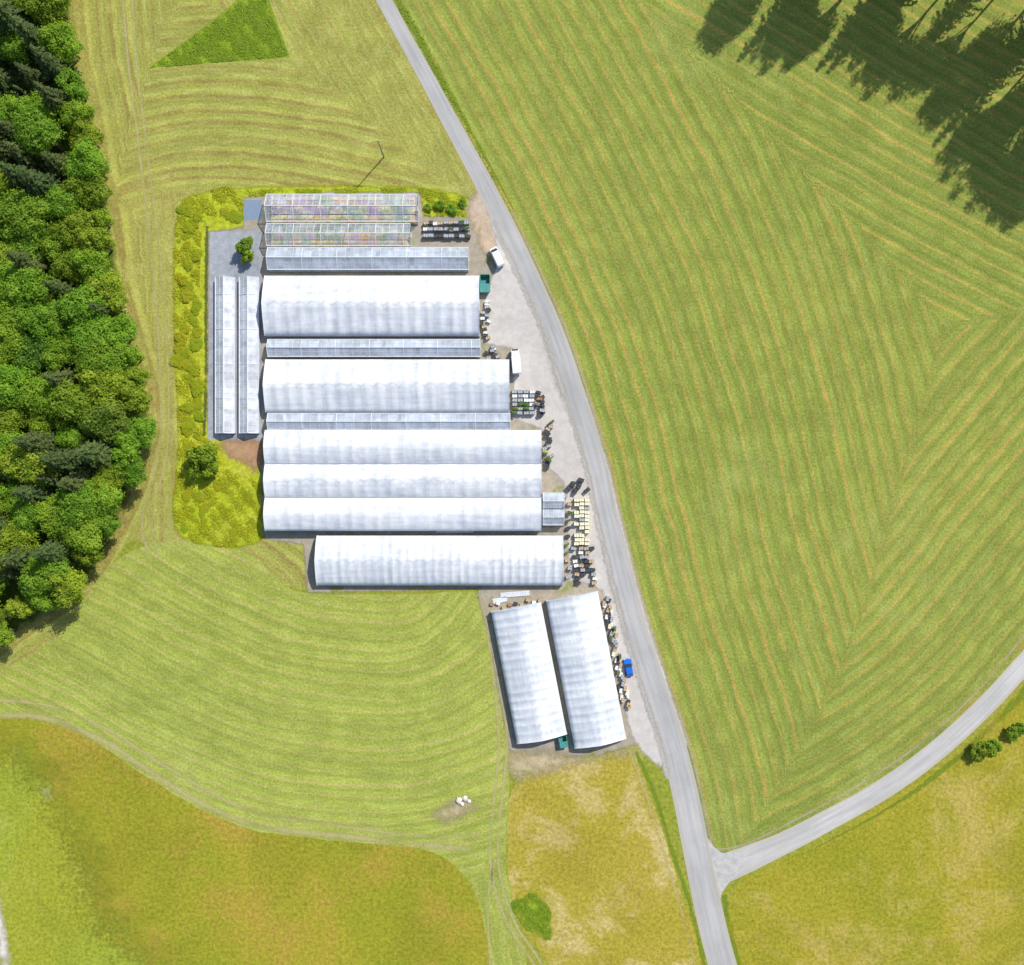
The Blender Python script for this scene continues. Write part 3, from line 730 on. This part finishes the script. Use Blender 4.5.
glass_house(rectpx(543,493,564,525),2.3,3.2,"small blue-tinted glass lobby at greenhouse end",0,glass,1.2,2,flowers=None,bw_=.05)

# ---------------------------------------------------------------- VEHICLES
paint_blue=mat_plain('blue_paint',(.01,.14,.62),.25,0,.6,.03); paint_white=mat_plain('white_paint',(.8,.81,.82),.3,0,.6,.04)
teal=mat_plain('teal_paint',(.06,.25,.23),.55,0,.4,.25); black=mat_plain('rubber_black',(.02,.02,.02),.7)
winm=mat_plain('dark_window',(.02,.025,.03),.08,0,.9,.02); lampm=mat_plain('lamp_lens',(.8,.8,.75),.15,0,.8); redm=mat_plain('tail_lens',(.5,.02,.02),.3)
def extr(name,outline,w,mat,parent,inset=None,bevel=.04):
    n=len(outline); V=[]
    for s in (-1,1):
        for x,z in outline:
            hw=inset(x,z) if inset else w/2
            V.append((x,s*hw,z))
    F=[tuple(range(n)),tuple(range(2*n-1,n-1,-1))]
    for i in range(n): F.append((i,(i+1)%n,n+(i+1)%n,n+i))
    bm=bmesh.new(); vs=[bm.verts.new(v) for v in V]
    for f in F: bm.faces.new([vs[i] for i in f])
    bmesh.ops.recalc_face_normals(bm,faces=bm.faces[:])
    if bevel: bmesh.ops.bevel(bm,geom=bm.edges[:],offset=bevel,segments=2,affect='EDGES')
    me=bpy.data.meshes.new(name); bm.to_mesh(me); bm.free(); me.materials.append(mat)
    return link(bpy.data.objects.new(name,me),parent)
def wheels(e,xs,w,r=.33):
    for x in xs:
        for s in (-1,1):
            wl=cyl('wheel',r,.22,(x,s*(w/2-.1),r),black,e); cyl('rim',r*.6,.24,(0,0,0),alu,wl)
def car(px,py,rot,paint,label):
    x,y=W(px,py); e=empty('car',x,y,.035,rot); top(e,label,"car")
    extr('body',[(-2.1,.3),(-2.15,.75),(-1.95,.95),(-.0,.98),(1.0,.92),(1.95,.78),(2.15,.6),(2.1,.3)],1.8,paint,e,bevel=.07)
    extr('window',[(-1.85,.92),(-1.45,1.36),(.2,1.4),(1.0,.9)],1.6,winm,e,lambda x,z:.80 if z<1 else .64,.03)
    extr('roof',[(-1.42,1.36),(-1.38,1.44),(.12,1.47),(.22,1.39)],1.3,paint,e,lambda x,z:.65,.02)
    wheels(e,(-1.3,1.3),1.8)
    for s in (-1,1):
        boxes('headlight',[(2.08,s*.65,.66,.12,.34,.16)],lampm,e,.03); boxes('tail_light',[(-2.1,s*.7,.72,.1,.25,.2)],redm,e,.03)
        boxes('mirror',[(.75,s*.98,.98,.16,.2,.12)],paint,e,.03)
def van(px,py,rot,label):
    x,y=W(px,py,1); e=empty('van',x,y,.035,rot); top(e,label,"van")
    extr('body',[(-2.4,.35),(-2.42,1.9),(-2.3,2.1),(1.1,2.1),(1.9,1.25),(2.4,1.05),(2.45,.35)],1.9,paint_white,e,lambda x,z:.95 if z<1.3 else .86,.08)
    extr('windscreen',[(1.17,2.02),(1.25,2.06),(1.98,1.28),(1.86,1.24)],1.5,winm,e,lambda x,z:.74,.01)
    wheels(e,(-1.5,1.6),1.9)
    for s in (-1,1): boxes('headlight',[(2.42,s*.7,.85,.1,.3,.2)],lampm,e,.03)
    for s in (-1,1): boxes('side_window',[(1.15,s*.9,1.5,.8,.06,.45)],winm,e,.01)
def truck(px,py,rot,label):
    x,y=W(px,py,1.5); e=empty('truck',x,y,.035,rot); top(e,label,"truck")
    boxes('cargo_box',[(-.9,0,1.75,4.2,2.1,2.1)],paint_white,e,.05)
    extr('cab',[(1.35,.5),(1.35,2.1),(2.3,2.1),(2.85,1.3),(2.95,.5)],1.9,paint_white,e,bevel=.07)
    extr('windscreen',[(2.33,2.02),(2.4,2.0),(2.88,1.34),(2.80,1.3)],1.5,winm,e,lambda x,z:.8,.01)
    boxes('chassis',[(0,0,.6,5.6,.9,.2)],black,e); wheels(e,(-1.9,2.1),2.0,.4)
def skip(px,py,rot,label,l=4.4,w=2.4,h=1.6):
    x,y=W(px,py,1); e=empty('waste_container',x,y,.03,rot); top(e,label,"container")
    hl,hw=l/2,w/2
    V=[];F=[]
    for k,(a,b,z) in enumerate([(hl-.5,hw-.1,.12),(hl,hw,h),(hl-.1,hw-.1,h),(hl-.55,hw-.2,.25)]):
        V+=[(-a,-b,z),(a,-b,z),(a,b,z),(-a,b,z)]
    for k in range(3):
        for q in range(4): F.append((k*4+q,k*4+(q+1)%4,k*4+4+(q+1)%4,k*4+4+q))
    F+=[(3,2,1,0),(12,13,14,15)]
    mesh_obj('tub',V,F,teal,e)
    for xx in np.linspace(-hl+.6,hl-.6,5):
        for s in (-1,1): boxes('rib',[(xx,s*hw,h*.55,.1,.1,h*.8)],teal,e,.01)
    boxes('lid',[(-hl*.5,0,h+.06,hl*.96,w*.98,.08)],teal,e,.02)
car(628,667,math.radians(98),paint_blue,"small bright blue car parked on gravel by road")
van(497,257,math.radians(115),"white van parked at the gravel yard edge")
truck(516,361,math.radians(95),"white box truck parked beside film greenhouse")
skip(485,284,math.radians(90),"teal steel container beside greenhouse end")
skip(563,741,math.radians(100),"teal container standing between two film tunnels",3.0,2.0,1.4)

cream=mat_plain('cream_crate',(.76,.72,.52),.6); dark=mat_plain('black_crate',(.06,.06,.065),.6); wood=mat_plain('pallet_wood',(.48,.36,.22),.85,var=.25)
orange=mat_plain('terracotta',(.38,.20,.12),.8); greyc=mat_plain('grey_crate',(.36,.38,.40),.6); whitec=mat_plain('white_crate',(.75,.75,.73),.6)
def pallet_stack(mat,name,label,hgt,n=6):
    e=empty(name,0,0); top(e,label,"crates","goods stacked on the nursery yard")
    boxes('pallet',[(0,y,.12,1.2,.12,.03) for y in (-.35,-.17,0,.17,.35)]+[(x,0,.06,.1,.8,.09) for x in (-.5,0,.5)],wood,e)
    for sx in (-.3,.3):
        L=[]
        for k in range(n): L.append((sx+U(-.02,.02),U(-.02,.02),.14+hgt*(k+.5)/n,.57,.76,hgt/n*.9))
        z=.14+hgt+.03
        L+=[(sx,.37,z,.57,.03,.08),(sx,-.37,z,.57,.03,.08),(sx-.27,0,z,.03,.72,.08),(sx+.27,0,z,.03,.72,.08)]
        boxes('crate',L,mat,e)
    return e
def trolley(matp,label):
    e=empty('plant_trolley',0,0); top(e,label,"trolley","plant trolleys on the nursery yard")
    for x in (-.65,.65):
        for y in (-.26,.26): boxes('post',[(x,y,1.0,.04,.04,1.75)],alu,e)
    for z in (.3,.9,1.5): boxes('shelf',[(0,0,z,1.35,.57,.03)],alu,e)
    for x in (-.55,.55):
        for y in (-.22,.22): cyl('wheel',.09,.04,(x,y,.09),black,e,seg=10)
    boxes('pot_tray',[(x,y,1.61,.15,.15,.17) for x in np.linspace(-.55,.55,5) for y in (-.15,.15)],dark,e,.02)
    C=rng.uniform((-.62,-.26,1.7),(.62,.26,1.95),(160,3)); N=rng.normal(0,.6,(160,3)); N[:,2]+=1
    link(bpy.data.objects.new('potted_plants',quads_mesh('potted_plants',C,N,.16,matp)),e)
    return e
A=pallet_stack(cream,'crate_stack',"stack of cream plastic crates on wooden pallet",1.0)
B=pallet_stack(dark,'crate_stack',"stack of black plant trays on wooden pallet",.8)
Cc=pallet_stack(greyc,'crate_stack',"stack of grey crates on wooden pallet",1.0)
D=pallet_stack(orange,'crate_stack',"stack of terracotta coloured trays on wooden pallet",.5,3)
Ew=pallet_stack(whitec,'crate_stack',"stack of white boxes on wooden pallet",.7,4)
Pw=pallet_stack(wood,'crate_stack',"stack of wooden fruit boxes on pallet",.9,4)
T1=trolley(leafA,"metal plant trolley with green potted plants"); T2=trolley(flm[0],"metal plant trolley with red flowering plants")
for pr in (A,B,Cc,D,Ew,Pw,T1,T2): PROTO[pr.name]=[(c,[]) for c in bpy.data.objects if c.parent==pr]
placed=set()
def put(p,px,py,rot=0,s=1.0):
    x,y=W(px,py)
    if p.name not in placed:
        placed.add(p.name); p.location=(x,y,.035); p.rotation_euler=(0,0,rot); p.scale=(s,)*3; return
    copy_thing(p,x,y,rot,s,.035)
for i in range(12):
    for j in range(3): 
        if random.random()<.85: put(A if random.random()<.85 else Cc,576.5+j*5.3+U(-.4,.4),500+i*3.9+U(-.4,.4),U(-.06,.06),.98)
for x,y in [(573,484),(579,486),(575,491),(581,480),(587,490),(569,488)]: put(B,x,y,U(0,3),1.1)
for i in range(9):
    for x in (574,580,586,591):
        if random.random()<.7: put(random.choice([B,Pw,Cc,B,Ew,Cc]),x+i*.4+U(-1,1),548+i*4.3,U(-.3,.3),.95)
for i in range(6):
    for j in range(4): put(random.choice([T1,Cc,Ew,Ew,Cc]),515+j*5.6+U(-.6,.6),392+i*4.2,U(-.1,.1),1.0)
for i in range(11): put(random.choice([B,B,T2,B,Cc]),538+U(-2,5),393+i*2.2,U(-.5,.5))
for i in range(20): put(random.choice([B,B,Cc,T1,Pw,B]),544+U(0,8),422+i*2.4,U(-.6,.6),.9)
for i in range(12): put(random.choice([T1,B,Pw,Cc]),567+U(-2,3),488+i*8,U(-.6,.6),.9)
for i in range(48):
    t=i/47; put(random.choice([B,Cc,Ew,Pw,T1,Ew,A]),603+21*t+U(-1,6),598+108*t,1.35+U(-.2,.2),.9)
for i in range(14): put(random.choice([B,Ew,Cc,Pw]),484+U(-3,5),302+i*2.8,U(-.6,.6),.85)
for i in range(27): put(random.choice([T1,Cc,Ew,B,Pw,Cc]),426+(i%9)*5.2+U(-.8,.8),224+(i//9)*6.4+U(-.6,.6),U(-.2,.2),1.0)
for i in range(7): put(random.choice([B,Cc,Ew]),488+U(-2,14),347+i*2,U(-.5,.5),.85)
for i in range(9): put(random.choice([D,Ew,B,Pw]),492+i*6,607-i*1.0+U(-3,3),U(-.4,.4),.8)
def board_stack(px,py,L,rot,label):
    x,y=W(px,py); e=empty('board_stack',x,y,.03,rot); top(e,label,"boards")
    for s in (-1,1): boxes('bearer',[(s*L*.35,0,.05,.1,1.2,.1)],wood,e)
    for i in range(6): boxes('board',[(U(-.1,.1),-.5+.2*i,.15,L,.17,.09)],frame,e)
board_stack(515,594,7,.08,"pale boards stacked on bare ground between tunnels")
board_stack(500,600,3.5,.2,"short pale boards stacked on bare ground")
board_stack(455,530,9,0.0,"pale boards lying along greenhouse wall")
sb=mat_plain('limestone',(.6,.57,.5),.9,var=.2)
for px,py,r in [(459,800,.8),(465,798,.7),(469,801,.5),(462,804,.5)]:
    bm=bmesh.new(); bmesh.ops.create_icosphere(bm,subdivisions=2,radius=r)
    for v in bm.verts: v.co*=U(.8,1.15); v.co.z*=.55
    me=bpy.data.meshes.new('boulder'); bm.to_mesh(me); bm.free(); me.materials.append(sb)
    o=link(bpy.data.objects.new('boulder',me)); o.location=(*W(px,py),r*.25); top(o,"pale limestone boulder lying in mown grass","boulder","boulders in the field")
x,y=W(384,157); e=empty('utility_pole',x,y); top(e,"wooden utility pole standing in the mown field","pole")
bm=bmesh.new(); limb(bm,(0,0,0),(0,0,9.5),.17,.11,12); me=bpy.data.meshes.new('post'); bm.to_mesh(me); bm.free(); me.materials.append(timber); link(bpy.data.objects.new('post',me),e)
boxes('crossarm',[(0,0,9.0,2.0,.12,.14)],timber,e,.02)
for s in (-.85,0,.85): boxes('insulator',[(s,0,9.17,.1,.1,.2)],frame,e,.03)

# ---------------------------------------------------------------- LIGHT / CAMERA
el=math.radians(44); az=math.atan2(.66,.75)
sd=Vector((math.sin(az)*math.cos(el),math.cos(az)*math.cos(el),math.sin(el)))
ld=bpy.data.lights.new('sun','SUN'); ld.energy=4.9; ld.angle=math.radians(.6); ld.color=(1,.955,.88)
lo=link(bpy.data.objects.new('sun',ld)); lo.rotation_euler=(-sd).to_track_quat('-Z','Y').to_euler()
w=bpy.data.worlds.new('World'); scene.world=w; w.use_nodes=True; nt=w.node_tree
bg=nt.nodes['Background']; sky=nt.nodes.new('ShaderNodeTexSky'); sky.sky_type='NISHITA'; sky.sun_disc=False
sky.sun_elevation=el; sky.sun_rotation=az; nt.links.new(sky.outputs[0],bg.inputs[0]); bg.inputs[1].default_value=.15
cd=bpy.data.cameras.new('camera'); cd.sensor_fit='HORIZONTAL'; cd.angle=2*math.atan(512*S/H); cd.clip_end=6000; cd.clip_start=1
co=link(bpy.data.objects.new('camera',cd)); co.location=(0,0,H); scene.camera=co
scene.view_settings.view_transform='Standard'; scene.view_settings.look='None'; scene.view_settings.exposure=0
